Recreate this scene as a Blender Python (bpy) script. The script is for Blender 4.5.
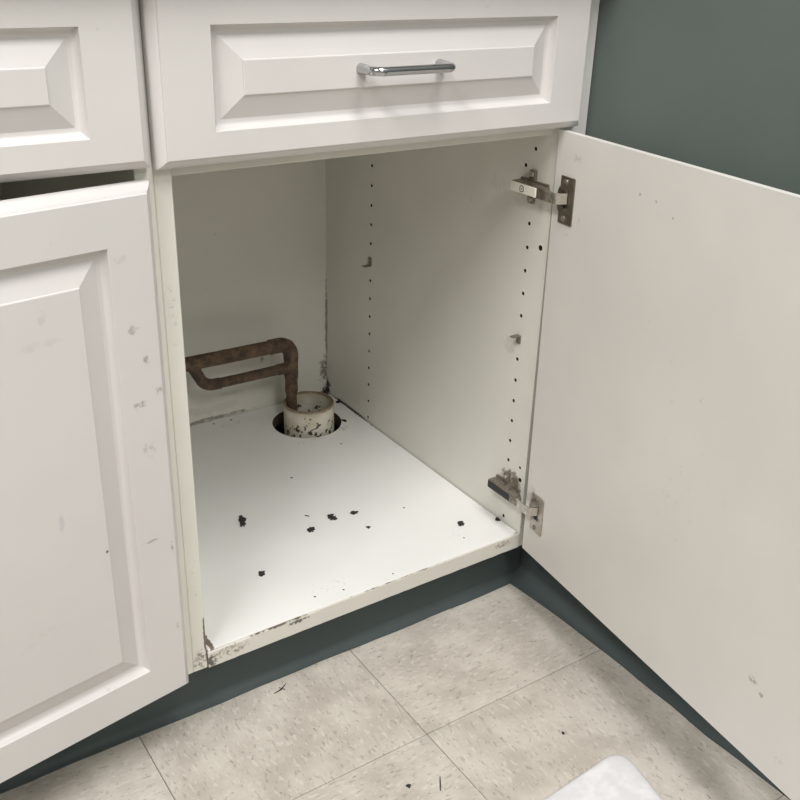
import bpy, bmesh, math, random
from mathutils import Vector, Matrix, noise

scene = bpy.context.scene
for o in list(bpy.data.objects):
    bpy.data.objects.remove(o)
COL = scene.collection

# ------------------------------------------------------------------ camera
CAM = Vector((-0.83871, -0.89098, 0.90951))
YAW, PITCH, ROLL, FPX = 0.60547, -0.45017, 0.03194, 972.16
_r = Vector((math.cos(YAW), -math.sin(YAW), 0))
_f = Vector((math.sin(YAW) * math.cos(PITCH), math.cos(YAW) * math.cos(PITCH), math.sin(PITCH)))
_u = _r.cross(_f)
RX = _r * math.cos(ROLL) + _u * math.sin(ROLL)
UP = _u * math.cos(ROLL) - _r * math.sin(ROLL)
cam_data = bpy.data.cameras.new('camera')
cam_data.sensor_width = 36
cam_data.lens = FPX / 800 * 36
cam_data.clip_start = 0.02
cam = bpy.data.objects.new('camera', cam_data)
M = Matrix((RX, UP, -_f)).transposed().to_4x4()
M.translation = CAM
cam.matrix_world = M
COL.objects.link(cam)
scene.camera = cam

# ------------------------------------------------------------------ world, lamps, exposure
world = bpy.data.worlds.new('world')
scene.world = world
world.use_nodes = True
world.node_tree.nodes['Background'].inputs['Color'].default_value = (1.0, 0.97, 0.93, 1)
world.node_tree.nodes['Background'].inputs['Strength'].default_value = 0.0

def ceiling_lamp(x, y, power, sx=1.2, sy=0.6):
    d = bpy.data.lights.new('ceiling_lamp', 'AREA')
    d.shape = 'RECTANGLE'; d.size = sx; d.size_y = sy
    d.energy = power; d.color = (1.0, 0.982, 0.962)
    o = bpy.data.objects.new('ceiling_lamp', d)
    o.location = (x, y, 2.585)
    COL.objects.link(o)
ceiling_lamp(-0.34, -1.15, 31, 0.6, 1.2)
ceiling_lamp(-1.90, -1.00, 48, 0.6, 1.2)
ceiling_lamp(-0.80, -2.75, 32, 0.6, 1.2)

vs = scene.view_settings
vs.view_transform = 'Standard'
vs.look = 'None'
vs.gamma = 1
vs.use_curve_mapping = False
vs.exposure = 0.20

# ------------------------------------------------------------------ geometry helpers
def at(px, py, axis, val):
    """where the sight line through a photo pixel meets the plane axis=val"""
    d = _f + RX * ((px - 400) / FPX) - UP * ((py - 400) / FPX)
    return CAM + d * ((val - CAM[axis]) / d[axis])

def link(name, me, m, parent=None, loc=None, smooth=False):
    """one mesh object; vertices are in world coordinates unless loc is given"""
    o = bpy.data.objects.new(name, me)
    COL.objects.link(o)
    if m is not None and not me.materials:
        me.materials.append(m)
    if smooth:
        for p in me.polygons: p.use_smooth = True
    if parent is not None:
        o.parent = parent
        o.matrix_parent_inverse = parent_world(parent).inverted()
    return o

def parent_world(o):
    m = o.matrix_basis.copy()
    if o.parent is not None:
        m = parent_world(o.parent) @ o.matrix_parent_inverse @ m
    return m

def empty(name, loc, label=None, cat=None, group=None):
    o = bpy.data.objects.new(name, None)
    o.empty_display_size = 0.05
    o.location = loc
    COL.objects.link(o)
    return tag(o, label, cat, group)

def tag(o, label=None, cat=None, group=None, kind=None):
    if label: o['label'] = label
    if cat: o['category'] = cat
    if group: o['group'] = group
    if kind: o['kind'] = kind
    return o

def bm_mesh(bm, name='mesh', auto=None):
    bmesh.ops.recalc_face_normals(bm, faces=bm.faces)
    me = bpy.data.meshes.new(name)
    bm.to_mesh(me); bm.free()
    if auto is not None:
        me.polygons.foreach_set('use_smooth', [True] * len(me.polygons))
        me.set_sharp_from_angle(angle=math.radians(auto))
    return me

def add_box(bm, a, b, bevel=0.0, seg=2):
    a = Vector(a); b = Vector(b)
    lo = Vector([min(a[i], b[i]) for i in range(3)]); hi = Vector([max(a[i], b[i]) for i in range(3)])
    vs_ = [bm.verts.new((x, y, z)) for x in (lo.x, hi.x) for y in (lo.y, hi.y) for z in (lo.z, hi.z)]
    idx = [(0, 1, 3, 2), (4, 6, 7, 5), (0, 4, 5, 1), (2, 3, 7, 6), (0, 2, 6, 4), (1, 5, 7, 3)]
    fs = [bm.faces.new([vs_[i] for i in f]) for f in idx]
    if bevel > 0:
        es = list({e for f in fs for e in f.edges})
        bmesh.ops.bevel(bm, geom=es, offset=bevel, segments=seg, affect='EDGES', profile=0.5)
    return vs_

def box(name, a, b, m, parent=None, bevel=0.0, seg=2):
    bm = bmesh.new()
    add_box(bm, a, b, bevel, seg)
    return link(name, bm_mesh(bm, name), m, parent)

def add_tube(bm, pts, radii, n=16, cap=True):
    pts = [Vector(p) for p in pts]
    if not isinstance(radii, (list, tuple)): radii = [radii] * len(pts)
    rings = []; prev = None
    for i, p in enumerate(pts):
        t = (pts[min(i + 1, len(pts) - 1)] - pts[max(i - 1, 0)]).normalized()
        if prev is None:
            a = Vector((0, 0, 1)) if abs(t.z) < 0.9 else Vector((1, 0, 0))
            nrm = (a - t * a.dot(t)).normalized()
        else:
            nrm = (prev - t * prev.dot(t)).normalized()
        prev = nrm; bi = t.cross(nrm)
        rings.append([bm.verts.new(p + (nrm * math.cos(2 * math.pi * k / n) + bi * math.sin(2 * math.pi * k / n)) * radii[i]) for k in range(n)])
    for a, b in zip(rings, rings[1:]):
        for k in range(n):
            bm.faces.new((a[k], a[(k + 1) % n], b[(k + 1) % n], b[k]))
    if cap:
        bm.faces.new(rings[0][::-1]); bm.faces.new(rings[-1])

def bend(p0, corner, p1, r, n=7):
    """points of a rounded corner"""
    p0, c, p1 = Vector(p0), Vector(corner), Vector(p1)
    a = (p0 - c).normalized(); b = (p1 - c).normalized()
    s, e = c + a * r, c + b * r
    return [(s * (1 - t) ** 2 + c * 2 * t * (1 - t) + e * t * t) for t in [i / (n - 1) for i in range(n)]]

def add_lathe(bm, prof, center, n=48, axis='Z'):
    rings = []
    for r, h in prof:
        ring = []
        for k in range(n):
            a = 2 * math.pi * k / n
            ring.append(bm.verts.new((center[0] + r * math.cos(a), center[1] + r * math.sin(a), center[2] + h)))
        rings.append(ring)
    for a, b in zip(rings, rings[1:]):
        for k in range(n):
            bm.faces.new((a[k], a[(k + 1) % n], b[(k + 1) % n], b[k]))
    return rings

def boolean_cut(target, cutters_bm, dark):
    """real drilled holes: cut and keep the result as plain mesh"""
    cme = bm_mesh(cutters_bm, 'cutter'); cme.materials.append(dark)
    c = bpy.data.objects.new('cutter', cme); COL.objects.link(c)
    md = target.modifiers.new('cut', 'BOOLEAN')
    md.object = c; md.operation = 'DIFFERENCE'; md.solver = 'EXACT'
    md.material_mode = 'TRANSFER'
    dg = bpy.context.evaluated_depsgraph_get(); dg.update()
    me = bpy.data.meshes.new_from_object(target.evaluated_get(dg))
    target.modifiers.clear()
    target.data = me
    bpy.data.objects.remove(c)

# ------------------------------------------------------------------ materials
class NT:
    def __init__(self, name):
        self.m = bpy.data.materials.new(name); self.m.use_nodes = True
        self.t = self.m.node_tree; self.N = self.t.nodes
        self.b = self.N['Principled BSDF']
    def n(self, ty, **kw):
        x = self.N.new(ty)
        for k, v in kw.items(): setattr(x, k, v)
        return x
    def l(self, a, b): self.t.links.new(a, b)
    def val(self, sock, v):
        if hasattr(v, 'is_output') or isinstance(v, bpy.types.NodeSocket): self.l(v, sock)
        else: sock.default_value = v
    def math(self, op, a, b=None, clamp=False):
        x = self.n('ShaderNodeMath', operation=op); x.use_clamp = clamp
        self.val(x.inputs[0], a)
        if b is not None: self.val(x.inputs[1], b)
        return x.outputs[0]
    def ramp(self, v, lo, hi, a=0.0, b=1.0):
        x = self.n('ShaderNodeMapRange'); x.interpolation_type = 'SMOOTHSTEP'
        self.val(x.inputs['Value'], v)
        x.inputs['From Min'].default_value = lo; x.inputs['From Max'].default_value = hi
        x.inputs['To Min'].default_value = a; x.inputs['To Max'].default_value = b
        return x.outputs['Result']
    def noise(self, co, scale, detail=4, rough=0.55, dist=0.0):
        x = self.n('ShaderNodeTexNoise')
        if co is not None: self.l(co, x.inputs['Vector'])
        x.inputs['Scale'].default_value = scale; x.inputs['Detail'].default_value = detail
        x.inputs['Roughness'].default_value = rough; x.inputs['Distortion'].default_value = dist
        return x.outputs['Fac']
    def mix(self, f, a, b):
        x = self.n('ShaderNodeMix', data_type='RGBA')
        self.val(x.inputs[0], f)
        for s, v in ((x.inputs[6], a), (x.inputs[7], b)):
            if isinstance(v, tuple): s.default_value = (*v[:3], 1)
            else: self.l(v, s)
        return x.outputs[2]
    def vmath(self, op, a, b):
        x = self.n('ShaderNodeVectorMath', operation=op)
        self.val(x.inputs[0], a); self.val(x.inputs[1], b)
        return x.outputs['Value'] if op in ('LENGTH', 'DISTANCE') else x.outputs['Vector']
    def bump(self, h, strength, dist=0.001):
        x = self.n('ShaderNodeBump'); x.inputs['Strength'].default_value = strength; x.inputs['Distance'].default_value = dist
        self.l(h, x.inputs['Height']); self.l(x.outputs['Normal'], self.b.inputs['Normal'])
    def pos(self): return self.n('ShaderNodeNewGeometry').outputs['Position']
    def obj(self): return self.n('ShaderNodeTexCoord').outputs['Object']

def painted(name, base, rough=0.45, speck=0.35, blobs=(), tone=0.04, metallic=0.0, spec=0.4, speck_scale=60, speck_cut=0.72, speck_col=(0.22, 0.19, 0.15)):
    """worn painted or laminated surface: faint mottling, scattered marks, and named stains.
    blobs: (centre, radii, colour, strength, noise scale, threshold)"""
    t = NT(name); p = t.pos()
    big = t.noise(p, 5.0, 3)
    c = t.mix(t.ramp(big, 0.3, 0.7), tuple(x * (1 - tone) for x in base), tuple(min(1, x * (1 + tone * 0.5)) for x in base))
    if speck > 0:
        a = t.noise(p, speck_scale, 5, 0.6)
        where = t.ramp(t.noise(p, 9.0, 2), 0.48, 0.68)
        f = t.math('MULTIPLY', t.math('MULTIPLY', t.ramp(a, speck_cut - 0.06, speck_cut + 0.02), where), speck)
        c = t.mix(f, c, speck_col)
    for (ctr, rad, col, st, sc, th) in blobs:
        d = t.vmath('SUBTRACT', p, tuple(ctr))
        d = t.vmath('MULTIPLY', d, tuple(1 / r for r in rad))
        ln = t.vmath('LENGTH', d, (0, 0, 0))
        fall = t.ramp(ln, 0.15, 1.0, 1.0, 0.0)
        nz = t.noise(p, sc, 6, 0.65)
        # stain where noise beats a threshold that climbs towards the stain's rim
        e = t.math('ADD', nz, t.math('MULTIPLY', fall, 0.45))
        f = t.math('MULTIPLY', t.ramp(e, th, th + 0.20), t.math('MULTIPLY', t.ramp(fall, 0.0, 0.25), st))
        c = t.mix(f, c, col)
    t.l(c, t.b.inputs['Base Color'])
    t.b.inputs['Roughness'].default_value = rough
    t.b.inputs['Metallic'].default_value = metallic
    t.b.inputs['Specular IOR Level'].default_value = spec
    t.bump(t.noise(p, 220, 3), 0.04, 0.0006)
    return t.m

def metal(name, base, rough, grime=0.0, grime_col=(0.10, 0.075, 0.05), scale=120, thr=0.5, metallic=1.0):
    t = NT(name); p = t.pos()
    nz = t.noise(p, scale, 5, 0.65)
    f = t.math('MULTIPLY', t.ramp(nz, thr - 0.1, thr + 0.12), grime)
    t.l(t.mix(f, base, grime_col), t.b.inputs['Base Color'])
    t.l(t.math('ADD', t.math('MULTIPLY', f, 0.5), rough, True), t.b.inputs['Roughness'])
    t.l(t.math('SUBTRACT', metallic, t.math('MULTIPLY', f, 0.9 * metallic), True), t.b.inputs['Metallic'])
    return t.m

BROWN = (0.11, 0.075, 0.045); BLACK = (0.022, 0.019, 0.016); GREY = (0.34, 0.32, 0.29)
WHITE_IN = (0.725, 0.708, 0.645)
WHITE_DR = (0.635, 0.612, 0.60)

m_front = painted('white_thermofoil', WHITE_DR, 0.36, speck=0.22, tone=0.03)
m_dark = painted('dark_hole', (0.035, 0.03, 0.025), 0.9, speck=0)
m_teal = painted('teal_wall_paint', (0.122, 0.150, 0.136), 0.5, speck=0.25, speck_scale=35, speck_cut=0.76, speck_col=(0.3, 0.33, 0.31), tone=0.07)
m_base = painted('dark_teal_rubber_base', (0.068, 0.087, 0.088), 0.68, speck=0.3, speck_scale=70, speck_cut=0.74, speck_col=(0.2, 0.2, 0.19), tone=0.10)
m_room = painted('pale_wall_paint', (0.30, 0.30, 0.28), 0.7, speck=0)
m_ceil = painted('white_ceiling', (0.80, 0.79, 0.76), 0.8, speck=0)
m_top = painted('grey_laminate', (0.42, 0.41, 0.39), 0.4, speck=0.3)

# ------------------------------------------------------------------ setting
XW = 0.0465            # right wall
XL, YF, YB, ZC = -3.1, -3.4, 0.60, 2.60
def structure(o): o['kind'] = 'structure'; return o

T = 0.3048; TX, TY = -0.27666, -0.16224
floor = structure(box('floor', (XL, YF, -0.05), (XW, YB, -0.0030), painted('dark_joint_bed', (0.22, 0.19, 0.15), 0.9, speck=0)))

def tile_material():
    t = NT('vinyl_tile')
    o = t.obj()
    info = t.n('ShaderNodeObjectInfo')
    off = t.n('ShaderNodeCombineXYZ')
    t.l(t.math('MULTIPLY', info.outputs['Random'], 37.0), off.inputs[0])
    t.l(t.math('MULTIPLY', info.outputs['Random'], 91.0), off.inputs[1])
    co = t.vmath('ADD', o, off.outputs[0])
    cloud = t.noise(co, 16, 4, 0.6)
    c = t.mix(t.ramp(cloud, 0.34, 0.66), (0.435, 0.398, 0.352), (0.555, 0.516, 0.462))
    def streaks(sx, sy, lo, hi):
        mp = t.n('ShaderNodeMapping'); t.l(co, mp.inputs['Vector'])
        mp.inputs['Scale'].default_value = (sx, sy, 1); mp.inputs['Rotation'].default_value = (0, 0, 0.35)
        return t.ramp(t.noise(mp.outputs[0], 1.0, 3, 0.55, 0.4), lo, hi)
    c = t.mix(t.math('MULTIPLY', streaks(70, 170, 0.55, 0.66), 0.55), c, (0.62, 0.59, 0.535))
    c = t.mix(t.math('MULTIPLY', streaks(75, 190, 0.58, 0.67), 0.50), c, (0.27, 0.24, 0.205))
    c = t.mix(t.math('MULTIPLY', streaks(110, 260, 0.64, 0.70), 0.65), c, (0.17, 0.15, 0.125))
    t.l(t.mix(t.math('MULTIPLY', t.ramp(t.noise(t.pos(), 3.2, 4), 0.42, 0.75), 0.16), c, (0.36, 0.31, 0.25)), t.b.inputs['Base Color'])
    t.b.inputs['Roughness'].default_value = 0.42
    t.b.inputs['Specular IOR Level'].default_value = 0.35
    t.bump(t.noise(co, 90, 3), 0.05, 0.0006)
    return t.m
m_tile = tile_material()
_tile_cache = {}
def tile_mesh(sx, sy):
    k = (round(sx, 4), round(sy, 4))
    if k not in _tile_cache:
        bm = bmesh.new()
        add_box(bm, (-sx / 2, -sy / 2, -0.003), (sx / 2, sy / 2, 0), 0.0006, 1)
        me = bm_mesh(bm, 'tile'); me.materials.append(m_tile); _tile_cache[k] = me
    return _tile_cache[k]
GAP = 0.0004
for i in range(-10, 3):
    for j in range(-12, 4):
        x0, x1 = max(TX + i * T, XL), min(TX + (i + 1) * T, XW - 0.001)
        y0, y1 = max(TY + j * T, YF), min(TY + (j + 1) * T, YB - 0.001)
        if x1 - x0 < 0.01 or y1 - y0 < 0.01: continue
        turn = (i + j) % 2
        w, d = x1 - x0 - 2 * GAP, y1 - y0 - 2 * GAP
        o = bpy.data.objects.new('tile', tile_mesh(d, w) if turn else tile_mesh(w, d))
        COL.objects.link(o)
        o.location = ((x0 + x1) / 2, (y0 + y1) / 2, 0)
        o.rotation_euler = (0, 0, math.pi / 2 * turn)
        o.parent = floor

structure(box('wall_right', (XW, YF, -0.05), (XW + 0.1, YB + 0.1, ZC), m_teal))
structure(box('wall_back', (XL, YB, -0.05), (XW, YB + 0.1, ZC), m_teal))
structure(box('wall_left', (XL - 0.1, YF, -0.05), (XL, YB + 0.1, ZC), m_room))
structure(box('wall_front', (XL - 0.1, YF - 0.1, -0.05), (XW + 0.1, YF, ZC), m_room))
structure(box('ceiling', (XL - 0.1, YF - 0.1, ZC), (XW + 0.1, YB + 0.1, ZC + 0.1), m_ceil))

def cove_profile(h, th=0.0032, toe=0.018):
    """(distance from the wall, height) outline of a rubber cove base"""
    pts = [(0, 0.0), (toe + th, 0.0), (toe + th, 0.0016)]
    for k in range(1, 9):
        a = k / 8 * math.pi / 2
        pts.append((th + toe * (1 - math.sin(a)), 0.0016 + toe * (1 - math.cos(a))))
    pts += [(th, h - 0.002), (th - 0.0012, h), (0, h)]
    return pts

def cove(name, start, end, inward, h, wob=0.0, seed=1, toe=0.018, flare=0.0):
    """extrude the cove profile from start to end; a slightly uneven toe"""
    bm = bmesh.new(); rnd = random.Random(seed)
    start, end, inward = Vector(start), Vector(end), Vector(inward)
    n = max(2, int((end - start).length / 0.03)); rows = []
    for k in range(n + 1):
        p = start.lerp(end, k / n)
        w = wob * (noise.noise(Vector((k * 0.45, seed * 7.1, 0))))
        w += flare * max(0, 1 - (end - p).length / 0.15) ** 2
        row = []
        for d, z in cove_profile(h, toe=toe):
            dd = d + (w * max(0, 1 - z / 0.02) if d > 0.004 else 0)
            row.append(bm.verts.new(p + inward * dd + Vector((0, 0, z))))
        rows.append(row)
    for a, b in zip(rows, rows[1:]):
        for q in range(len(a)):
            bm.faces.new((a[q], a[(q + 1) % len(a)], b[(q + 1) % len(a)], b[q]))
    bm.faces.new(rows[0]); bm.faces.new(rows[-1][::-1])
    return structure(link(name, bm_mesh(bm, name, 40), m_base))

ZB, ZS = 0.0889, 0.1132          # underside and top of the cabinet floor panel
YK = 0.040                       # toe kick board face
WI = 0.4958                      # inner width of the open cabinet
DI = 0.5673                      # inner depth
cove('baseboard_right', (XW, YF, 0), (XW, YK - 0.0036, 0), (-1, 0, 0), 0.102, 0.004, 3, toe=0.020, flare=0.011)
cove('baseboard_front', (-1.20, YK, 0), (XW - 0.0036, YK, 0), (0, -1, 0), ZB - 0.002, 0.003, 5, toe=0.012)

# ------------------------------------------------------------------ cabinets
SP = 0.0182                       # side panel thickness
TOPZ = 0.880
root = empty('base_cabinet', (-WI / 2, 0.28, 0),
             'open white base cabinet with rusty pipe inside, its door swung out beside teal wall', 'cabinet')

# local stain lists, placed on the surfaces they soil
def W(px, py): return at(px, py, 0, 0.0)
def Fp(px, py): return at(px, py, 2, ZS)
def Bk(px, py): return at(px, py, 1, DI)
side_blobs = [
    (W(511, 478), (0.02, 0.040, 0.026), BROWN, 0.75, 160, 0.72),
    (W(516, 486), (0.02, 0.022, 0.030), BROWN, 0.6, 220, 0.74),
    (W(522, 200), (0.02, 0.035, 0.030), GREY, 0.15, 160, 0.78),
    (W(541, 209), (0.02, 0.012, 0.02), GREY, 0.25, 240, 0.76),
    (W(510, 345), (0.02, 0.022, 0.026), GREY, 0.22, 110, 0.74),
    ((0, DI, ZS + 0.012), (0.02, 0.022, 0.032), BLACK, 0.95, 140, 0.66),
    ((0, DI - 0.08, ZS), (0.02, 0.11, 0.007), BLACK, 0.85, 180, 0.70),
    ((0, DI, 0.25), (0.02, 0.008, 0.16), BROWN, 0.55, 150, 0.72),
    (W(500, 185), (0.02, 0.05, 0.03), GREY, 0.12, 90, 0.80),
    (W(522, 528), (0.02, 0.010, 0.022), BROWN, 0.5, 240, 0.76),
]
m_side = painted('white_melamine_side', (0.745, 0.728, 0.67), 0.42, speck=0.22, blobs=side_blobs)
floor_blobs = [
    (Fp(206, 640), (0.006, 0.05, 0.02), BROWN, 0.9, 160, 0.66),
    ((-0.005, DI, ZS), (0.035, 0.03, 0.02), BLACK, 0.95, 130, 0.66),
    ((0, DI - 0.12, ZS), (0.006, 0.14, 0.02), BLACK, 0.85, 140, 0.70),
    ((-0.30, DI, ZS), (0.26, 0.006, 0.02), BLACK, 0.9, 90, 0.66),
    (Fp(342, 428), (0.04, 0.03, 0.02), BLACK, 0.9, 260, 0.93),
    (Fp(310, 440), (0.09, 0.03, 0.02), BROWN, 0.6, 260, 0.97),
    (Fp(232, 424), (0.08, 0.025, 0.02), BLACK, 0.9, 220, 0.98),
    (Fp(330, 585), (0.13, 0.05, 0.02), GREY, 0.7, 200, 1.0),
    (Fp(455, 535), (0.04, 0.03, 0.02), BROWN, 0.7, 300, 1.0),
    (Fp(518, 534), (0.012, 0.02, 0.02), BROWN, 0.6, 260, 0.80),
    ((-0.25, 0.0, ZS), (0.20, 0.0035, 0.004), BROWN, 0.7, 60, 0.82),
]
m_floor = painted('white_melamine_floor', (0.82, 0.815, 0.80), 0.36, speck=0.12, blobs=floor_blobs, speck_scale=110)
edge_blobs = [
    ((-0.465, 0, 0.103), (0.055, 0.02, 0.022), (0.20, 0.14, 0.085), 0.75, 300, 0.86),
    ((-0.492, 0, 0.098), (0.022, 0.02, 0.022), BLACK, 0.85, 210, 0.80),
    ((-0.40, 0, 0.113), (0.10, 0.02, 0.006), BROWN, 0.95, 120, 0.74),
    ((-0.37, 0, 0.107), (0.03, 0.02, 0.006), BLACK, 0.8, 200, 0.76),
    ((-0.03, 0, 0.104), (0.035, 0.02, 0.012), BROWN, 0.6, 240, 0.80),
    ((-0.20, 0, 0.113), (0.25, 0.02, 0.0025), BROWN, 0.8, 60, 0.84),
]
m_edge = painted('cream_edge_band', (0.68, 0.655, 0.60), 0.5, speck=0.35, blobs=edge_blobs, speck_scale=140)
stile_blobs = [
    ((-0.505, 0, 0.105), (0.02, 0.02, 0.035), BROWN, 0.75, 190, 0.84),
    ((-0.4965, 0, 0.135), (0.0035, 0.03, 0.05), BROWN, 0.9, 90, 0.62),
    ((-0.505, 0, 0.23), (0.02, 0.02, 0.12), GREY, 0.4, 200, 0.97),
    ((-0.505, 0, 0.55), (0.015, 0.02, 0.12), GREY, 0.5, 190, 0.94),
]
m_stile = painted('white_melamine_stile', WHITE_IN, 0.42, speck=0.5, blobs=stile_blobs, speck_scale=130, speck_cut=0.68)
back_blobs = [
    (Bk(215, 408), (0.10, 0.02, 0.016), BROWN, 0.12, 40, 0.72),
    (Bk(230, 393), (0.06, 0.02, 0.010), BROWN, 0.15, 50, 0.76),
    ((0, DI, 0.16), (0.035, 0.02, 0.06), BROWN, 0.8, 150, 0.78),
    ((0, DI, 0.26), (0.006, 0.02, 0.16), BROWN, 0.6, 140, 0.70),
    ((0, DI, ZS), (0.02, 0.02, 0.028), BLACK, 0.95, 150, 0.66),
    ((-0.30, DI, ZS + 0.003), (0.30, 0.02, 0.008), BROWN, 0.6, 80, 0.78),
    (Bk(262, 360), (0.01, 0.02, 0.014), BLACK, 0.7, 200, 0.86),
    (Bk(215, 232), (0.05, 0.02, 0.05), GREY, 0.5, 150, 1.0),
]
m_back = painted('white_melamine_back', WHITE_IN, 0.45, speck=0.3, blobs=back_blobs)
m_in = painted('white_melamine', WHITE_IN, 0.45, speck=0.2)

# right side panel with its drilled shelf-pin holes
side = box('side_panel', (0, 0, ZB), (SP, DI + 0.006, TOPZ), m_side, root, 0.0005, 1)
YFH, YBH, ZP = 0.038, 0.4196, 0.4105
cut = bmesh.new()
def drill(bm, y, z, r=0.0026, depth=0.011, n=12):
    add_tube(bm, [(-0.004, y, z), (depth, y, z)], r, n)
for k in range(-9, 9):
    if k == 0: continue
    z = ZP + 0.032 * k
    if 0.118 < z < 0.685:
        if abs(z - 0.6195) > 0.02 and abs(z - 0.1765) > 0.02: drill(cut, YFH, z)
        if k > -10: drill(cut, YBH, z)
drill(cut, 0.0541, 0.6432); drill(cut, 0.0126, 0.5445, 0.0038); drill(cut, 0.0095, 0.1988, 0.0034)
drill(cut, 0.012, 0.218, 0.0022)
boolean_cut(side, cut, m_dark)

# floor panel with the round cut-out for the drain sleeve
HC = Vector((-0.0948, 0.4735, 0)); HR = 0.0615
fl = box('floor_panel', (-WI + 0.0022, 0.0016, ZB + 0.003), (-0.0016, DI - 0.0022, ZS), m_floor, root, 0.0006, 1)
cut = bmesh.new()
add_tube(cut, [(HC.x, HC.y, 0.05), (HC.x, HC.y, 0.15)], HR, 56)
boolean_cut(fl, cut, painted('raw_cut_edge', (0.12, 0.085, 0.055), 0.9, speck=0))
# edge band, slightly loose and chipped along its top
bm = bmesh.new()
n = 60; rows = []
for k in range(n + 1):
    x = -WI + 0.001 + (WI - 0.001) * k / n
    left = max(0, 1 - k / 20)
    top = ZS - 0.0006 - 0.0030 * left * (0.55 + 0.45 * noise.noise(Vector((k * 0.7, 3, 0)))) - (0.0012 * max(0, noise.noise(Vector((k * 0.31, 8, 2)))))
    bot = ZB + 0.0008 * noise.noise(Vector((k * 0.9, 1, 4)))
    yo = -0.0006 - 0.0009 * left
    rows.append([bm.verts.new(c) for c in ((x, yo, bot), (x, yo, top - 0.0006), (x, yo + 0.0006, top), (x, 0.0012, top), (x, 0.0012, bot))])
for a, b in zip(rows, rows[1:]):
    for q in range(5): bm.faces.new((a[q], a[(q + 1) % 5], b[(q + 1) % 5], b[q]))
bm.faces.new(rows[0]); bm.faces.new(rows[-1][::-1])
tag(link('edge_band', bm_mesh(bm, 'edge_band', 40), m_edge, root), 'chipped cream edge band')

box('side_panel', (-WI - SP, 0, ZB), (-WI, DI + 0.006, TOPZ), m_stile, root, 0.0008, 1)
box('back_panel', (-WI, DI, ZB), (0, DI + 0.006, TOPZ), m_back, root)
box('top_rail', (-WI, 0.0045, 0.6905), (0, 0.0225, 0.7250), m_in, root, 0.0005, 1)
box('filler_strip', (SP, 0.0, ZB), (XW - 0.0006, 0.018, TOPZ), m_front, root, 0.0008, 1)
box('toe_kick', (-WI - SP, YK, 0.0), (XW - 0.001, YK + 0.016, ZB), m_in, root)
box('stretcher', (-WI, 0.0005, 0.862), (0, 0.09, TOPZ), m_in, root)

def panel_front(name, w, h, gx, gz, m, parent, origin, ex, uz, t=0.019):
    """raised-panel drawer or door front. local x runs away from origin along ex, local z along uz, front is uz x ex"""
    ex, uz = Vector(ex).normalized(), Vector(uz).normalized(); nn = uz.cross(ex)
    prof = [(0, t), (0, 0.0105), (0.0004, 0.0096), (0.0022, 0.0072), (0.0046, 0.0046), (0.0068, 0.0029), (0.0082, 0.0022), (0.0084, 0.0008), (0.0092, 0.0)]
    groove = [(-0.0003, 0.0), (0.0, 0.0003), (0.0004, 0.0032), (0.0016, 0.0058), (0.0038, 0.0078), (0.0064, 0.0088), (0.0092, 0.0091), (0.0098, 0.0088), (0.0306, 0.0016), (0.0310, 0.0004), (0.0318, 0.0)]
    rings = []
    bm = bmesh.new()
    for ix, iz, d in [(a, a, d) for a, d in prof] + [(gx + a, gz + a, d) for a, d in groove]:
        y = t - d
        rings.append([bm.verts.new((x, y, z)) for x, z in ((ix, iz), (w - ix, iz), (w - ix, h - iz), (ix, h - iz))])
    for a, b in zip(rings, rings[1:]):
        for k in range(4): bm.faces.new((a[k], a[(k + 1) % 4], b[(k + 1) % 4], b[k]))
    bm.faces.new(rings[0][::-1]); bm.faces.new(rings[-1])
    mt = Matrix((ex, nn, uz)).transposed().to_4x4(); mt.translation = Vector(origin)
    me = bm_mesh(bm, name, 25)
    me.transform(mt)
    return link(name, me, m, parent), mt

YD = -0.0025                      # back plane of the closed fronts
dr, _ = panel_front('drawer_front', 0.5345, 0.1592, 0.0574, 0.0325, m_front, root, (0.0197, YD, 0.7010), (-1, 0, 0.0), (0, 0, 1))
bm = bmesh.new()
add_box(bm, (-WI + 0.013, 0.001, 0.726), (-WI + 0.025, 0.50, 0.845)); add_box(bm, (-0.025, 0.001, 0.726), (-0.013, 0.50, 0.845))
add_box(bm, (-WI + 0.025, 0.001, 0.726), (-0.025, 0.013, 0.845)); add_box(bm, (-WI + 0.025, 0.488, 0.726), (-0.025, 0.50, 0.845))
add_box(bm, (-WI + 0.025, 0.013, 0.726), (-0.025, 0.488, 0.732))
link('drawer_box', bm_mesh(bm), m_in, dr)
# chrome wire pull
m_chrome = metal('polished_chrome', (0.50, 0.50, 0.51), 0.10, 0.12, (0.30, 0.28, 0.26), 200, 0.6)
HZ, HY, HX0, HX1 = 0.7832, -0.0505, -0.2975, -0.2005
fy = YD - 0.019 + 0.0002
a, b = Vector((HX0, fy, HZ)), Vector((HX0, HY, HZ))
c_, d_ = Vector((HX1, HY, HZ)), Vector((HX1, fy, HZ))
path = [a, a.lerp(b, 0.4)] + bend(a, b, c_, 0.012, 9) + [b.lerp(c_, 0.35), b.lerp(c_, 0.65)] + bend(b, c_, d_, 0.012, 9) + [d_.lerp(c_, 0.4), d_]
bm = bmesh.new()
add_tube(bm, path, [0.0056, 0.0049] + [0.0046] * (len(path) - 4) + [0.0049, 0.0056], 20)
tag(link('drawer_pull', bm_mesh(bm, 'pull', 40), m_chrome, dr), 'chrome wire pull')

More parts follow.
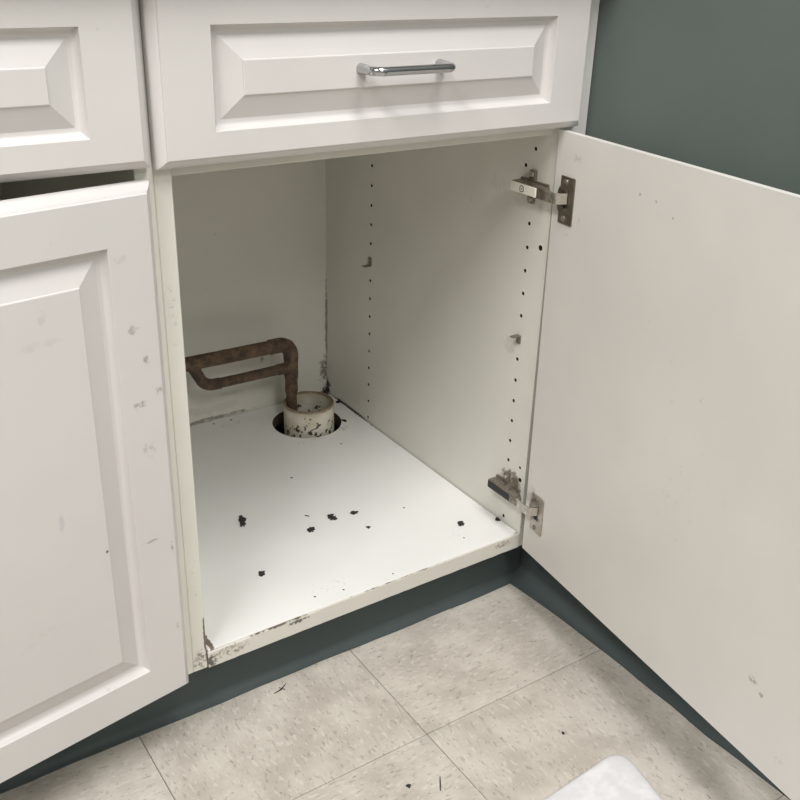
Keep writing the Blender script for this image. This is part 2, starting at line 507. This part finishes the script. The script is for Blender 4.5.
# open door of the right cabinet
def door_frame(Tp, a, tilt, h):
    e = Vector((math.cos(a), math.sin(a), 0)); z = Vector((0, 0, 1))
    E = e * math.cos(tilt) + z * math.sin(tilt); U = z * math.cos(tilt) - e * math.sin(tilt)
    return Vector(Tp) - U * h, E, U, U.cross(E)
OR, ER, UR, NR = door_frame((-0.0029, -0.0038, 0.6975), -1.705, 0.0161, 0.6010)
def D(s, h): return OR + ER * s + UR * h
door_blobs = [
    (D(0.438, 0.098), (0.02, 0.012, 0.010), (0.30, 0.25, 0.19), 0.7, 200, 0.78),
    (D(0.452, 0.089), (0.02, 0.009, 0.006), GREY, 0.8, 120, 0.75),
    (D(0.161, 0.557), (0.02, 0.006, 0.005), GREY, 0.8, 200, 0.86),
    (D(0.188, 0.555), (0.02, 0.005, 0.005), GREY, 0.8, 200, 0.86),
    (D(0.218, 0.544), (0.02, 0.004, 0.004), GREY, 0.9, 200, 0.82),
    (D(0.045, 0.572), (0.03, 0.035, 0.022), GREY, 0.7, 170, 0.95),
    (D(0.03, 0.480), (0.03, 0.02, 0.012), BROWN, 0.5, 190, 0.92),
    (D(0.026, 0.075), (0.03, 0.026, 0.042), BROWN, 0.5, 150, 0.80),
    (D(0.014, 0.09), (0.03, 0.014, 0.05), BROWN, 0.4, 120, 0.80),
    (D(0.30, 0.25), (0.05, 0.25, 0.2), GREY, 0.25, 70, 1.02),
    (D(0.49, 0.03), (0.02, 0.02, 0.015), GREY, 0.7, 160, 0.92),
]
m_door_in = painted('white_door', (0.76, 0.738, 0.705), 0.40, speck=0.16, blobs=door_blobs)
door, dmt = panel_front('door', 0.532, 0.601, 0.053, 0.053, m_door_in, root, OR, ER, UR)

# ---- concealed hinges (arm on the cabinet side, cup flange on the door)
m_nickel = metal('tarnished_nickel', (0.30, 0.265, 0.22), 0.34, 0.5, (0.12, 0.095, 0.07), 170, 0.55)
m_nickel_dirty = metal('rust_stained_nickel', (0.34, 0.31, 0.27), 0.4, 0.7, (0.11, 0.085, 0.062), 150, 0.50)
m_link = metal('bright_steel', (0.62, 0.59, 0.54), 0.24, 0.3)
m_cover = painted('pale_metal_cover', (0.84, 0.82, 0.73), 0.35, speck=0.15)
m_flange_dirty = metal('stained_pale_nickel', (0.50, 0.46, 0.41), 0.4, 0.7, (0.20, 0.165, 0.115), 90, 0.56)
m_slot = painted('black_slot', (0.03, 0.03, 0.032), 0.6, speck=0.15)

def hinge(zc, cup_h, dirty):
    mm = m_nickel_dirty if dirty else m_nickel
    h = empty('hinge', (0, 0.03, zc)); h.parent = root
    h.matrix_parent_inverse = parent_world(root).inverted()
    tag(h, 'grimy steel hinge with black slot' if dirty else 'steel hinge with pale cover plate')
    # winged mounting plate screwed to the side panel
    bm = bmesh.new()
    add_box(bm, (-0.0045, 0.006, zc - 0.0085), (-0.0003, 0.058, zc + 0.0085), 0.0008)
    add_box(bm, (-0.0050, 0.030, zc - 0.0215), (-0.0003, 0.0415, zc + 0.0215), 0.0018)
    add_box(bm, (-0.0085, 0.010, zc - 0.0068), (-0.004, 0.050, zc + 0.0068), 0.0008)
    p = link('mounting_plate', bm_mesh(bm, 'plate', 35), mm, h)
    for s in (-1, 1):
        bm = bmesh.new()
        add_tube(bm, [(-0.0048, 0.0358, zc + s * 0.0155), (-0.0066, 0.0358, zc + s * 0.0155), (-0.0072, 0.0358, zc + s * 0.0155)], [0.0042, 0.0040, 0.0028], 14)
        add_box(bm, (-0.0074, 0.0330, zc + s * 0.0155 - 0.0004), (-0.0070, 0.0386, zc + s * 0.0155 + 0.0004))
        link('screw', bm_mesh(bm, 'screw', 35), m_link, h)
    # arm: an inverted channel along the depth of the cabinet
    bm = bmesh.new()
    add_box(bm, (-0.0205, -0.003, zc - 0.0068), (-0.0070, 0.057, zc + 0.0068), 0.0016)
    add_box(bm, (-0.0212, -0.010, zc - 0.0056), (-0.0110, 0.004, zc + 0.0056), 0.0012)
    link('hinge_arm', bm_mesh(bm, 'arm', 35), mm, h)
    if dirty:
        box('cover_slot', (-0.0212, 0.007, zc - 0.0053), (-0.0200, 0.0555, zc + 0.0053), m_slot, h, 0.0004, 1)
    else:
        cv = box('cover_plate', (-0.0222, 0.0075, zc - 0.0060), (-0.0203, 0.0555, zc + 0.0060), m_cover, h, 0.0006, 2)
        # the round maker's mark on the cover
        bm = bmesh.new()
        for rr0, rr1 in ((0.0031, 0.0041),):
            pts0 = []; pts1 = []
            for k in range(24):
                a = 2 * math.pi * k / 24
                for lst, r in ((pts0, rr0), (pts1, rr1)):
                    sq = r / max(abs(math.cos(a)) ** 3 + abs(math.sin(a)) ** 3, 0.5) ** (1 / 3)
                    lst.append(bm.verts.new((-0.02235, 0.0335 + sq * math.cos(a), zc + sq * math.sin(a))))
            for k in range(24): bm.faces.new((pts0[k], pts0[(k + 1) % 24], pts1[(k + 1) % 24], pts1[k]))
        for (dy, dz, w, hh) in ((0.0, 0.0007, 0.0028, 0.0006), (0.0009, -0.0005, 0.0006, 0.0022), (-0.0006, -0.0008, 0.0016, 0.0005)):
            add_box(bm, (-0.02238, 0.0335 + dy - w / 2, zc + dz - hh / 2), (-0.0222, 0.0335 + dy + w / 2, zc + dz + hh / 2))
        link('maker_mark', bm_mesh(bm), m_slot, h)
    # link from the arm into the cup
    cup = D(0.026, cup_h)
    inner = -NR
    lift = Vector((0, 0, 0.0065 if dirty else 0.0032))
    p0 = Vector((-0.0190, -0.007, zc)); p1 = cup + inner * 0.0150 + ER * 0.001 + lift; p2 = cup + inner * 0.002 + ER * 0.005 + lift
    bm = bmesh.new()
    def strap(bm, pts, half, th):
        rows = []
        for i, q in enumerate(pts):
            t = (pts[min(i + 1, len(pts) - 1)] - pts[max(i - 1, 0)]).normalized()
            s = Vector((0, 0, 1)); s = (s - t * s.dot(t)).normalized(); nrm = t.cross(s)
            rows.append([bm.verts.new(q + s * (half * a) + nrm * (th * b)) for a, b in ((1, 1), (1, -1), (-1, -1), (-1, 1))])
        for a, b in zip(rows, rows[1:]):
            for k in range(4): bm.faces.new((a[k], a[(k + 1) % 4], b[(k + 1) % 4], b[k]))
        bm.faces.new(rows[0]); bm.faces.new(rows[-1][::-1])
    strap(bm, [p0] + bend(p0, p1, p2, 0.004, 5) + [p2], 0.0066, 0.0013)
    link('hinge_link', bm_mesh(bm, 'link', 35), m_link, h)
    bm = bmesh.new()
    add_tube(bm, [(-0.0170, -0.0072, zc - 0.0072), (-0.0170, -0.0072, zc + 0.0072)], 0.0024, 12)
    link('hinge_pin', bm_mesh(bm, 'pin', 35), mm, h)
    # cup flange: a plate with a round bulge on the hinge side, cut through where the cup is
    bm = bmesh.new()
    def P(s, v, o): return D(s, cup_h + v) + inner * o
    out = [(0.0165, 0.029), (0.0425, 0.029), (0.0435, 0.028), (0.0435, -0.028), (0.0425, -0.029), (0.0165, -0.029), (0.0155, -0.028), (0.0155, -0.0165)]
    for k in range(9):
        a = -math.pi / 2 + math.pi * k / 8
        out.append((0.0155 - 0.0055 * math.cos(a), 0.0155 * math.sin(a)))
    out += [(0.0155, 0.0165), (0.0155, 0.028)]
    # ring of the cup opening
    no = len(out); hole = []
    for s, v in out:
        dx, dz = s - 0.0285, v
        a = math.atan2(dz, dx)
        hole.append((0.0285 + 0.0095 * math.cos(a), 0.0105 * math.sin(a)))
    top_o = [bm.verts.new(P(s, v, 0.0016)) for s, v in out]; bot_o = [bm.verts.new(P(s, v, 0.0002)) for s, v in out]
    top_h = [bm.verts.new(P(s, v, 0.0016)) for s, v in hole]; bot_h = [bm.verts.new(P(s, v, 0.0006)) for s, v in hole]
    for k in range(no):
        q = (k + 1) % no
        bm.faces.new((top_o[k], top_o[q], top_h[q], top_h[k]))
        bm.faces.new((top_o[k], bot_o[k], bot_o[q], top_o[q]))
        bm.faces.new((top_h[k], top_h[q], bot_h[q], bot_h[k]))
    bm.faces.new(bot_o)
    fl_ = link('cup_flange', bm_mesh(bm, 'flange', 30), m_flange_dirty if dirty else mm, h)
    bm = bmesh.new()
    bm.faces.new([bm.verts.new(P(s, v, 0.0007)) for s, v in hole])
    link('cup_well', bm_mesh(bm), m_slot, h)
    for v in (-0.0225, 0.0225):
        bm = bmesh.new()
        add_tube(bm, [P(0.0265, v, 0.0014), P(0.0265, v, 0.0026), P(0.0265, v, 0.0031)], [0.0036, 0.0034, 0.0022], 14)
        link('screw', bm_mesh(bm, 'screw', 35), m_link if not dirty else mm, h)
hinge(0.6195, 0.5205, False)
hinge(0.1765, 0.0735, True)

# ---- shelf pins
m_pin = metal('dull_steel', (0.34, 0.31, 0.27), 0.42, 0.5)
def shelf_pin(y, z, up, label):
    bm = bmesh.new(); s = 1 if up else -1
    add_box(bm, (-0.0020, y - 0.0042, z - 0.001 if up else z - 0.0085), (-0.0003, y + 0.0042, z + 0.013 if up else z + 0.0035), 0.0007)
    zz = z - 0.001 if up else z + 0.0035
    add_box(bm, (-0.0145, y - 0.0042, zz - 0.0009), (-0.0003, y + 0.0042, zz + 0.0009), 0.0006)
    add_tube(bm, [(-0.001, y, z), (0.009, y, z)], 0.0023, 10)
    tag(link('shelf_pin', bm_mesh(bm, 'shelf_pin', 35), m_pin, root), label)
shelf_pin(YFH, ZP, False, 'small bent steel shelf pin near door edge')
shelf_pin(YBH, ZP - 0.004, True, 'small upright steel shelf pin near back')

# ------------------------------------------------------------------ neighbouring cabinet
LX1 = -0.5142; LX0 = -1.085
left = empty('base_cabinet', ((LX0 + LX1) / 2, 0.28, 0), 'closed-up white base cabinet at left with its raised-panel door ajar', 'cabinet')
box('side_panel', (LX1 - SP, 0, ZB), (LX1, DI + 0.006, TOPZ), m_in, left, 0.0006, 1)
box('side_panel', (LX0, 0, ZB), (LX0 + SP, DI + 0.006, TOPZ), m_in, left, 0.0006, 1)
box('floor_panel', (LX0 + SP, 0, ZB), (LX1 - SP, DI, ZB + 0.018), m_in, left)
box('back_panel', (LX0 + SP, DI, ZB), (LX1 - SP, DI + 0.006, TOPZ), m_in, left)
box('top_rail', (LX0 + SP, 0.006, 0.7080), (LX1 - SP, 0.024, 0.7255), m_in, left)
box('stretcher', (LX0 + SP, 0.0005, 0.862), (LX1 - SP, 0.09, TOPZ), m_in, left)
box('toe_kick', (LX0, YK, 0), (LX1, YK + 0.016, ZB), m_in, left)
ldr, _ = panel_front('drawer_front', 0.560, 0.1570, 0.0562, 0.0322, m_front, left, (-0.5200, YD, 0.7040), (-1, 0, 0), (0, 0, 1))
bm = bmesh.new()
for (p, q) in (((LX0 + SP + 0.013, 0.001, 0.726), (LX0 + SP + 0.025, 0.5, 0.845)), ((LX1 - SP - 0.025, 0.001, 0.726), (LX1 - SP - 0.013, 0.5, 0.845)),
               ((LX0 + SP + 0.025, 0.001, 0.726), (LX1 - SP - 0.025, 0.013, 0.845)), ((LX0 + SP + 0.025, 0.488, 0.726), (LX1 - SP - 0.025, 0.5, 0.845)),
               ((LX0 + SP + 0.025, 0.013, 0.726), (LX1 - SP - 0.025, 0.488, 0.732))):
    add_box(bm, p, q)
link('drawer_box', bm_mesh(bm), m_in, ldr)
OL, EL, UL, NL = door_frame((-0.5235, -0.0135, 0.6925), -2.973, 0.0045, 0.6015)
OL = OL - NL * 0.0088
def DL(px, py):                   # a point of the ajar door's face under a photo pixel
    d = _f + RX * ((px - 400) / FPX) - UP * ((py - 400) / FPX)
    q = OL + NL * 0.019
    return CAM + d * ((q - CAM).dot(NL) / d.dot(NL))
ldoor_blobs = [
    (DL(134, 330), (0.012, 0.02, 0.010), GREY, 0.65, 150, 0.77),
    (DL(146, 360), (0.008, 0.02, 0.016), (0.2, 0.17, 0.13), 0.6, 230, 0.83),
    (DL(140, 405), (0.022, 0.02, 0.012), (0.2, 0.17, 0.13), 0.55, 230, 0.86),
    (DL(158, 390), (0.012, 0.02, 0.016), (0.2, 0.17, 0.13), 0.55, 240, 0.85),
    (DL(150, 450), (0.022, 0.02, 0.022), GREY, 0.5, 200, 0.87),
    (DL(152, 541), (0.024, 0.02, 0.0035), GREY, 0.9, 130, 0.80),
    (DL(172, 545), (0.004, 0.02, 0.018), GREY, 0.9, 130, 0.80),
    (DL(42, 318), (0.012, 0.02, 0.018), GREY, 0.25, 90, 0.82),
    (DL(38, 345), (0.045, 0.02, 0.014), GREY, 0.16, 60, 0.86),
    (DL(62, 525), (0.006, 0.02, 0.024), (0.42, 0.36, 0.4), 0.35, 90, 0.76),
    (DL(107, 552), (0.0035, 0.02, 0.004), BLACK, 0.9, 120, 0.68),
    (DL(120, 260), (0.014, 0.02, 0.012), GREY, 0.3, 110, 0.86),
    (DL(178, 625), (0.008, 0.02, 0.014), GREY, 0.45, 160, 0.88),
    (DL(40, 640), (0.12, 0.03, 0.05), GREY, 0.12, 60, 0.98),
]
m_ldoor = painted('white_thermofoil_smudged', WHITE_DR, 0.36, speck=0.18, blobs=ldoor_blobs, tone=0.03)
panel_front('door', 0.555, 0.6015, 0.0535, 0.0535, m_ldoor, left, OL, EL, UL)

# continuous worktop over both cabinets
wt = box('worktop', (-1.20, -0.045, TOPZ), (XW - 0.0008, YB - 0.001, TOPZ + 0.036), m_top, None, 0.002, 2)
tag(wt, 'grey laminate worktop running over both white cabinets', 'worktop')

# ------------------------------------------------------------------ drain sleeve and pipe
def pvc():
    t = NT('dirty_white_plastic'); p = t.pos()
    c = t.mix(t.ramp(t.noise(p, 30, 4), 0.35, 0.7), (0.60, 0.55, 0.44), (0.74, 0.71, 0.62))
    z = t.n('ShaderNodeSeparateXYZ'); t.l(p, z.inputs[0])
    low = t.ramp(z.outputs[2], 0.112, 0.150, 0.09, 0.0)
    f = t.ramp(t.math('ADD', t.noise(p, 105, 4, 0.6), low), 0.625, 0.68)
    c = t.mix(f, c, (0.05, 0.042, 0.032))
    rim = t.ramp(t.math('ADD', z.outputs[2], t.math('MULTIPLY', t.noise(p, 60, 3), 0.006)), 0.1515, 0.1568)
    c = t.mix(rim, c, (0.14, 0.10, 0.065))
    soft = t.ramp(t.math('ADD', z.outputs[2], t.math('MULTIPLY', t.noise(p, 90, 4), 0.02)), 0.150, 0.168, 0, 0.45)
    c = t.mix(soft, c, (0.42, 0.32, 0.2))
    t.l(c, t.b.inputs['Base Color']); t.b.inputs['Roughness'].default_value = 0.6
    return t.m
PC = Vector((-0.0922, 0.4705, 0.0005))
bm = bmesh.new()
top = 0.1545
prof = [(0.0446, 0.0), (0.0446, top - 0.002), (0.0440, top - 0.0006), (0.0432, top), (0.0420, top), (0.0413, top - 0.0008), (0.0410, top - 0.003), (0.0410, 0.0)]
rings = add_lathe(bm, prof, PC, 56)
for v in bm.verts:                # hand-cut rim
    if v.co.z > 0.14:
        a = math.atan2(v.co.y - PC.y, v.co.x - PC.x)
        v.co.z += 0.0012 * noise.noise(Vector((math.cos(a) * 2, math.sin(a) * 2, 3)))
for k in range(56):
    bm.faces.new((rings[0][k], rings[-1][k], rings[-1][(k + 1) % 56], rings[0][(k + 1) % 56]))
tag(link('drain_sleeve', bm_mesh(bm, 'sleeve', 40), pvc()), 'short dirty white plastic sleeve standing in round hole of cabinet floor', 'pipe sleeve')

def rust():
    t = NT('rusty_iron'); p = t.pos()
    a = t.noise(p, 55, 6, 0.65); b = t.noise(p, 210, 5, 0.7)
    c = t.mix(t.ramp(a, 0.35, 0.68), (0.060, 0.042, 0.032), (0.165, 0.105, 0.065))
    c = t.mix(t.ramp(b, 0.55, 0.72), c, (0.032, 0.026, 0.022))
    c = t.mix(t.math('MULTIPLY', t.ramp(t.noise(p, 320, 4, 0.6), 0.62, 0.72), 0.5), c, (0.27, 0.19, 0.12))
    t.l(c, t.b.inputs['Base Color']); t.b.inputs['Roughness'].default_value = 0.85
    t.bump(t.math('ADD', a, b), 0.7, 0.0025)
    return t.m
m_rust = rust()
YP = 0.4885
vx = at(291.2, 372, 1, YP).x
zm = at(285, 344.0, 1, YP).z
zl = at(190, 363.5, 1, YP).z
zb_ = at(250, 376.2, 1, YP).z
xl_ = at(196.5, 370, 1, YP).x
xe_ = at(205, 383, 1, YP).x
pipe = empty('drain_pipe', (vx, YP, 0.09), 'rusty brown iron pipe with a branch, bending down into the white sleeve', 'pipe')
def lumpy(bm, amp, seed):
    for v in bm.verts:
        n_ = noise.noise_vector(v.co * 70 + Vector((seed, 0, 0)))
        v.co += n_ * amp
def pipe_part(name, pts, r, n=18, amp=0.0006, seed=0):
    bm = bmesh.new(); add_tube(bm, pts, r, n); lumpy(bm, amp, seed)
    return link(name, bm_mesh(bm, name, 50), m_rust, pipe)
def fine(p, q, n): return [Vector(p).lerp(Vector(q), k / n) for k in range(n + 1)]
RM = 0.0118
pipe_part('main_pipe', fine((-WI + 0.0008, YP, zl - (zm - zl) * 1.0), (vx - 0.030, YP, zm - 0.0004), 30), RM, seed=1)
corner = Vector((vx, YP, zm))
el = bend(corner + Vector((-0.06, 0, 0)), corner, corner + Vector((0, 0, -0.06)), 0.026, 12)
pipe_part('elbow', [corner + Vector((-0.040, 0, 0))] + el + [corner + Vector((0, 0, -0.030))], 0.0130, seed=2)
pipe_part('drop_pipe', fine((vx, YP, zm - 0.026), (vx, YP, 0.03), 26), [0.0112 if k < 9 else 0.0092 for k in range(27)], seed=3, amp=0.0009)
pipe_part('tee', fine((vx, YP, zb_ + 0.018), (vx, YP, zb_ - 0.020), 6), [0.0120, 0.0124, 0.0120, 0.0122, 0.0124, 0.0126, 0.0118], seed=4)
bc = Vector((xe_, YP, zb_))
up_end = Vector((xl_ - 0.008, YP, zl - 0.004))
pipe_part('branch_pipe', fine((bc.x + 0.010, YP, zb_), (vx - 0.004, YP, zb_), 16), 0.0086, seed=5)
pipe_part('branch_elbow', [up_end] + bend(up_end, bc, (vx, YP, zb_), 0.018, 10) + [bc + Vector((0.026, 0, 0))], 0.0098, seed=6, amp=0.0009)
pipe_part('branch_collar', fine((vx - 0.026, YP, zb_), (vx - 0.004, YP, zb_), 4), 0.0100, seed=7)

# ------------------------------------------------------------------ loose debris
m_flake = painted('black_rust_flake', (0.030, 0.026, 0.023), 0.8, speck=0.4, speck_col=(0.12, 0.08, 0.05), speck_scale=300, speck_cut=0.6)
def flake(name, pos, sx, sy, hgt, ang, seed, label, cat, group=None, lobes=1):
    """a jagged crumb: rough-edged chip(s) with an uneven top, joined into one piece"""
    rnd = random.Random(seed); bm = bmesh.new()
    for L in range(lobes):
        cx = (L - (lobes - 1) / 2) * sx * 0.95 if lobes > 1 else 0; cy = rnd.uniform(-.3, .3) * sy if lobes > 1 else 0
        n = 15; lo = []; mid = []; hi = []
        rr = [rnd.choice((0.5, 0.75, 1.0, 1.1, 1.25)) for _ in range(n)]
        for k in range(n):
            a = 2 * math.pi * k / n
            x, y = cx + math.cos(a) * sx * rr[k] / (1.0 if lobes == 1 else 1.5), cy + math.sin(a) * sy * rr[k]
            lo.append(bm.verts.new((x * 0.92, y * 0.92, 0))); mid.append(bm.verts.new((x, y, hgt * rnd.uniform(.3, .6))))
            hi.append(bm.verts.new((cx + (x - cx) * 0.55, cy + (y - cy) * 0.55, hgt * rnd.uniform(.7, 1.2))))
        for A, B in ((lo, mid), (mid, hi)):
            for k in range(n): bm.faces.new((A[k], A[(k + 1) % n], B[(k + 1) % n], B[k]))
        bm.faces.new(lo[::-1]); bm.faces.new(hi)
    me = bm_mesh(bm, name)
    o = link(name, me, m_flake)
    o.location = pos; o.rotation_euler = (0, 0, ang)
    return tag(o, label, cat, group)
def Z(v, z): return Vector((v.x, v.y, z))
e = ZS + 0.0001
G = 'dark flakes on the cabinet floor'
SR = -YAW                          # bearing of the picture's horizontal on the floor
flake('rust_flake', Z(Fp(242.5, 522), e), 0.0125, 0.0052, 0.0050, SR - 1.30, 11, 'largest dark double-lobed flake at left of the cabinet floor', 'debris', G, 2)
flake('rust_flake', Z(Fp(311, 530), e), 0.0056, 0.0064, 0.003, SR, 12, 'rounded dark flake at left end of the middle flake row', 'debris', G)
flake('rust_flake', Z(Fp(332, 518), e), 0.0072, 0.0066, 0.003, SR - 0.4, 23, 'ragged dark flake in the middle of the flake row', 'debris', G, 2)
flake('rust_flake', Z(Fp(354, 513), e), 0.0062, 0.0048, 0.002, SR, 14, 'thin dark flake at the back right of the flake row', 'debris', G)
flake('rust_flake', Z(Fp(368, 527.5), e), 0.0040, 0.0028, 0.002, SR - .5, 15, 'tiny dark flake at right front of the flake row', 'debris', G)
flake('rust_flake', Z(Fp(307, 516), e), 0.0042, 0.0012, 0.001, SR - .35, 16, 'thin dark sliver behind the rounded flake', 'debris', G)
flake('rust_flake', Z(Fp(461, 524), e), 0.0052, 0.0044, 0.003, SR - 1.2, 17, 'curled dark flake alone at right near lower hinge', 'debris', G, 2)
flake('rust_flake', Z(Fp(262, 574), e), 0.0050, 0.0062, 0.003, SR, 18, 'dark flake alone toward the front of cabinet floor', 'debris', G)
q = Fp(204, 613)
flake('rust_flake', Vector((-WI + 0.0062, q.y - 0.0, e)), 0.0032, 0.0030, 0.003, 0.3, 19, 'dark crumb against the left side panel', 'debris', G)
flake('rust_flake', Z(Fp(344, 421), e), 0.0055, 0.0028, 0.003, SR - .5, 20, 'dark crumb right of the white sleeve', 'debris', G)
flake('rust_flake', Z(Fp(338.5, 402.5), e), 0.0042, 0.0036, 0.003, SR, 21, 'dark crumb behind the white sleeve by the back corner', 'debris', G)
flake('rust_flake', Vector((-0.0062, Fp(497, 518.5).y - 0.004, e)), 0.0038, 0.0042, 0.004, 0, 22, 'dark crumb under lower hinge against side panel', 'debris', G)
for i, (px, py, s, lab) in enumerate([
        (291.5, 478, .0022, 'tiny dark speck midway between white sleeve and flake row'), (404, 508, .0016, 'tiny dark speck right of the flake row'),
        (214, 424, .0020, 'tiny dark speck at back left under the pipe, nearer the side panel'), (231, 420, .0020, 'tiny dark speck at back left under the pipe, nearer the sleeve'),
        (343.5, 590, .0016, 'tiny dark speck near front edge, right one of a pair'), (341, 444, .0018, 'tiny dark speck just in front of the sleeve hole'),
        (315, 597, .0016, 'tiny dark speck near front edge, left one of a pair'), (393, 574, .0012, 'very faint speck near middle of the front edge'),
        (464, 538, .0012, 'very faint speck in front of the curled flake')]):
    flake('speck', Z(Fp(px, py), e), s, s * 0.7, 0.001, SR, 40 + i, lab, 'debris', 'tiny specks on the cabinet floor')
# on the tiles
def Fl(px, py): return at(px, py, 2, 0.0)
flake('crumb', Z(Fl(408.5, 786.5), 0.0001), 0.0030, 0.0034, 0.002, SR, 60, 'round dark crumb on floor tile near bottom edge', 'debris', 'crumbs on the tiles')
flake('crumb', Z(Fl(563, 733.5), 0.0001), 0.0018, 0.0026, 0.002, SR + .3, 61, 'small black crumb on floor tile above the white paper towel', 'debris', 'crumbs on the tiles')
a, b = Fl(440, 777), Fl(440.5, 791)
bm = bmesh.new()
add_tube(bm, [Z(a, 0.0010), Z(a.lerp(b, .5), 0.0013), Z(b, 0.0010)], [0.0005, 0.0008, 0.0006], 6)
tag(link('twig', bm_mesh(bm), m_flake), 'thin dark straw lying on tile right of round crumb', 'debris')
bm = bmesh.new()
pts = [Fl(274, 694), Fl(281, 690), Fl(286, 684)]
add_tube(bm, [Z(p, 0.0008) for p in pts], [0.0004, 0.0010, 0.0003], 6)
add_tube(bm, [Z(Fl(279, 688), 0.0008), Z(Fl(285, 690), 0.0008)], [0.0004, 0.0006], 6)
tag(link('plant_scrap', bm_mesh(bm), m_flake), 'thin forked dark scrap on tile below the toe kick', 'debris')

# ------------------------------------------------------------------ folded paper towel
def towel():
    bm = bmesh.new()
    c0 = Vector((-0.0875, -0.3110)); wx, wy, r = 0.23, 0.21, 0.028
    ang = math.radians(4)
    ax = Vector((-math.cos(ang), -math.sin(ang))); ay = Vector((-0.19, -0.98))
    n = 44; g = {}
    def shape(u, v):
        # square grid bent to rounded corners
        x, y = u * wx, v * wy
        for cx, sx in ((r, -1), (wx - r, 1)):
            for cy, sy in ((r, -1), (wy - r, 1)):
                dx, dy = (x - cx) * sx, (y - cy) * sy
                if dx > 0 and dy > 0:
                    m_ = max(dx, dy); l_ = math.hypot(dx, dy)
                    k = m_ / l_
                    x, y = cx + sx * dx * k, cy + sy * dy * k
        return x, y
    ts = [0, .004, .012, .025, .045, .07] + [0.07 + 0.86 * k / 30 for k in range(1, 30)] + [.93, .955, .975, .988, .996, 1]
    N_ = len(ts)
    top_, bot_ = [], []
    for u in ts:
        rt, rb = [], []
        for v in ts:
            x, y = shape(u, v)
            p = c0 + ax * x + ay * y
            edge = min(u, 1 - u) * wx, min(v, 1 - v) * wy
            d = min(edge)
            z = 0.0042 * (1 - math.exp(-d / 0.0022)) + 0.0018
            z += 0.0014 * noise.noise(Vector((p.x * 26, p.y * 26, 1))) * min(1, d / 0.01) + 0.0006 * noise.noise(Vector((p.x * 110, p.y * 110, 5))) * min(1, d / .01)
            rt.append(bm.verts.new((p.x, p.y, z))); rb.append(bm.verts.new((p.x, p.y, 0.0002)))
        top_.append(rt); bot_.append(rb)
    for i in range(N_ - 1):
        for j in range(N_ - 1):
            bm.faces.new((top_[i][j], top_[i + 1][j], top_[i + 1][j + 1], top_[i][j + 1]))
            bm.faces.new((bot_[i][j], bot_[i][j + 1], bot_[i + 1][j + 1], bot_[i + 1][j]))
    for i in range(N_ - 1):
        for (A, B) in (((i, 0), (i + 1, 0)), ((i, N_ - 1), (i + 1, N_ - 1)), ((0, i), (0, i + 1)), ((N_ - 1, i), (N_ - 1, i + 1))):
            bm.faces.new((top_[A[0]][A[1]], top_[B[0]][B[1]], bot_[B[0]][B[1]], bot_[A[0]][A[1]]))
    t = NT('white_paper_towel'); p = t.pos()
    t.l(t.mix(t.ramp(t.noise(p, 60, 4), 0.4, 0.7), (0.64, 0.635, 0.65), (0.72, 0.715, 0.73)), t.b.inputs['Base Color'])
    t.b.inputs['Roughness'].default_value = 0.95; t.b.inputs['Specular IOR Level'].default_value = 0.1
    t.bump(t.noise(p, 420, 4, 0.7), 0.35, 0.001)
    o = link('paper_towel', bm_mesh(bm, 'towel', 60), t.m)
    return tag(o, 'thick folded white paper towel lying on the floor tiles', 'paper towel')
towel()
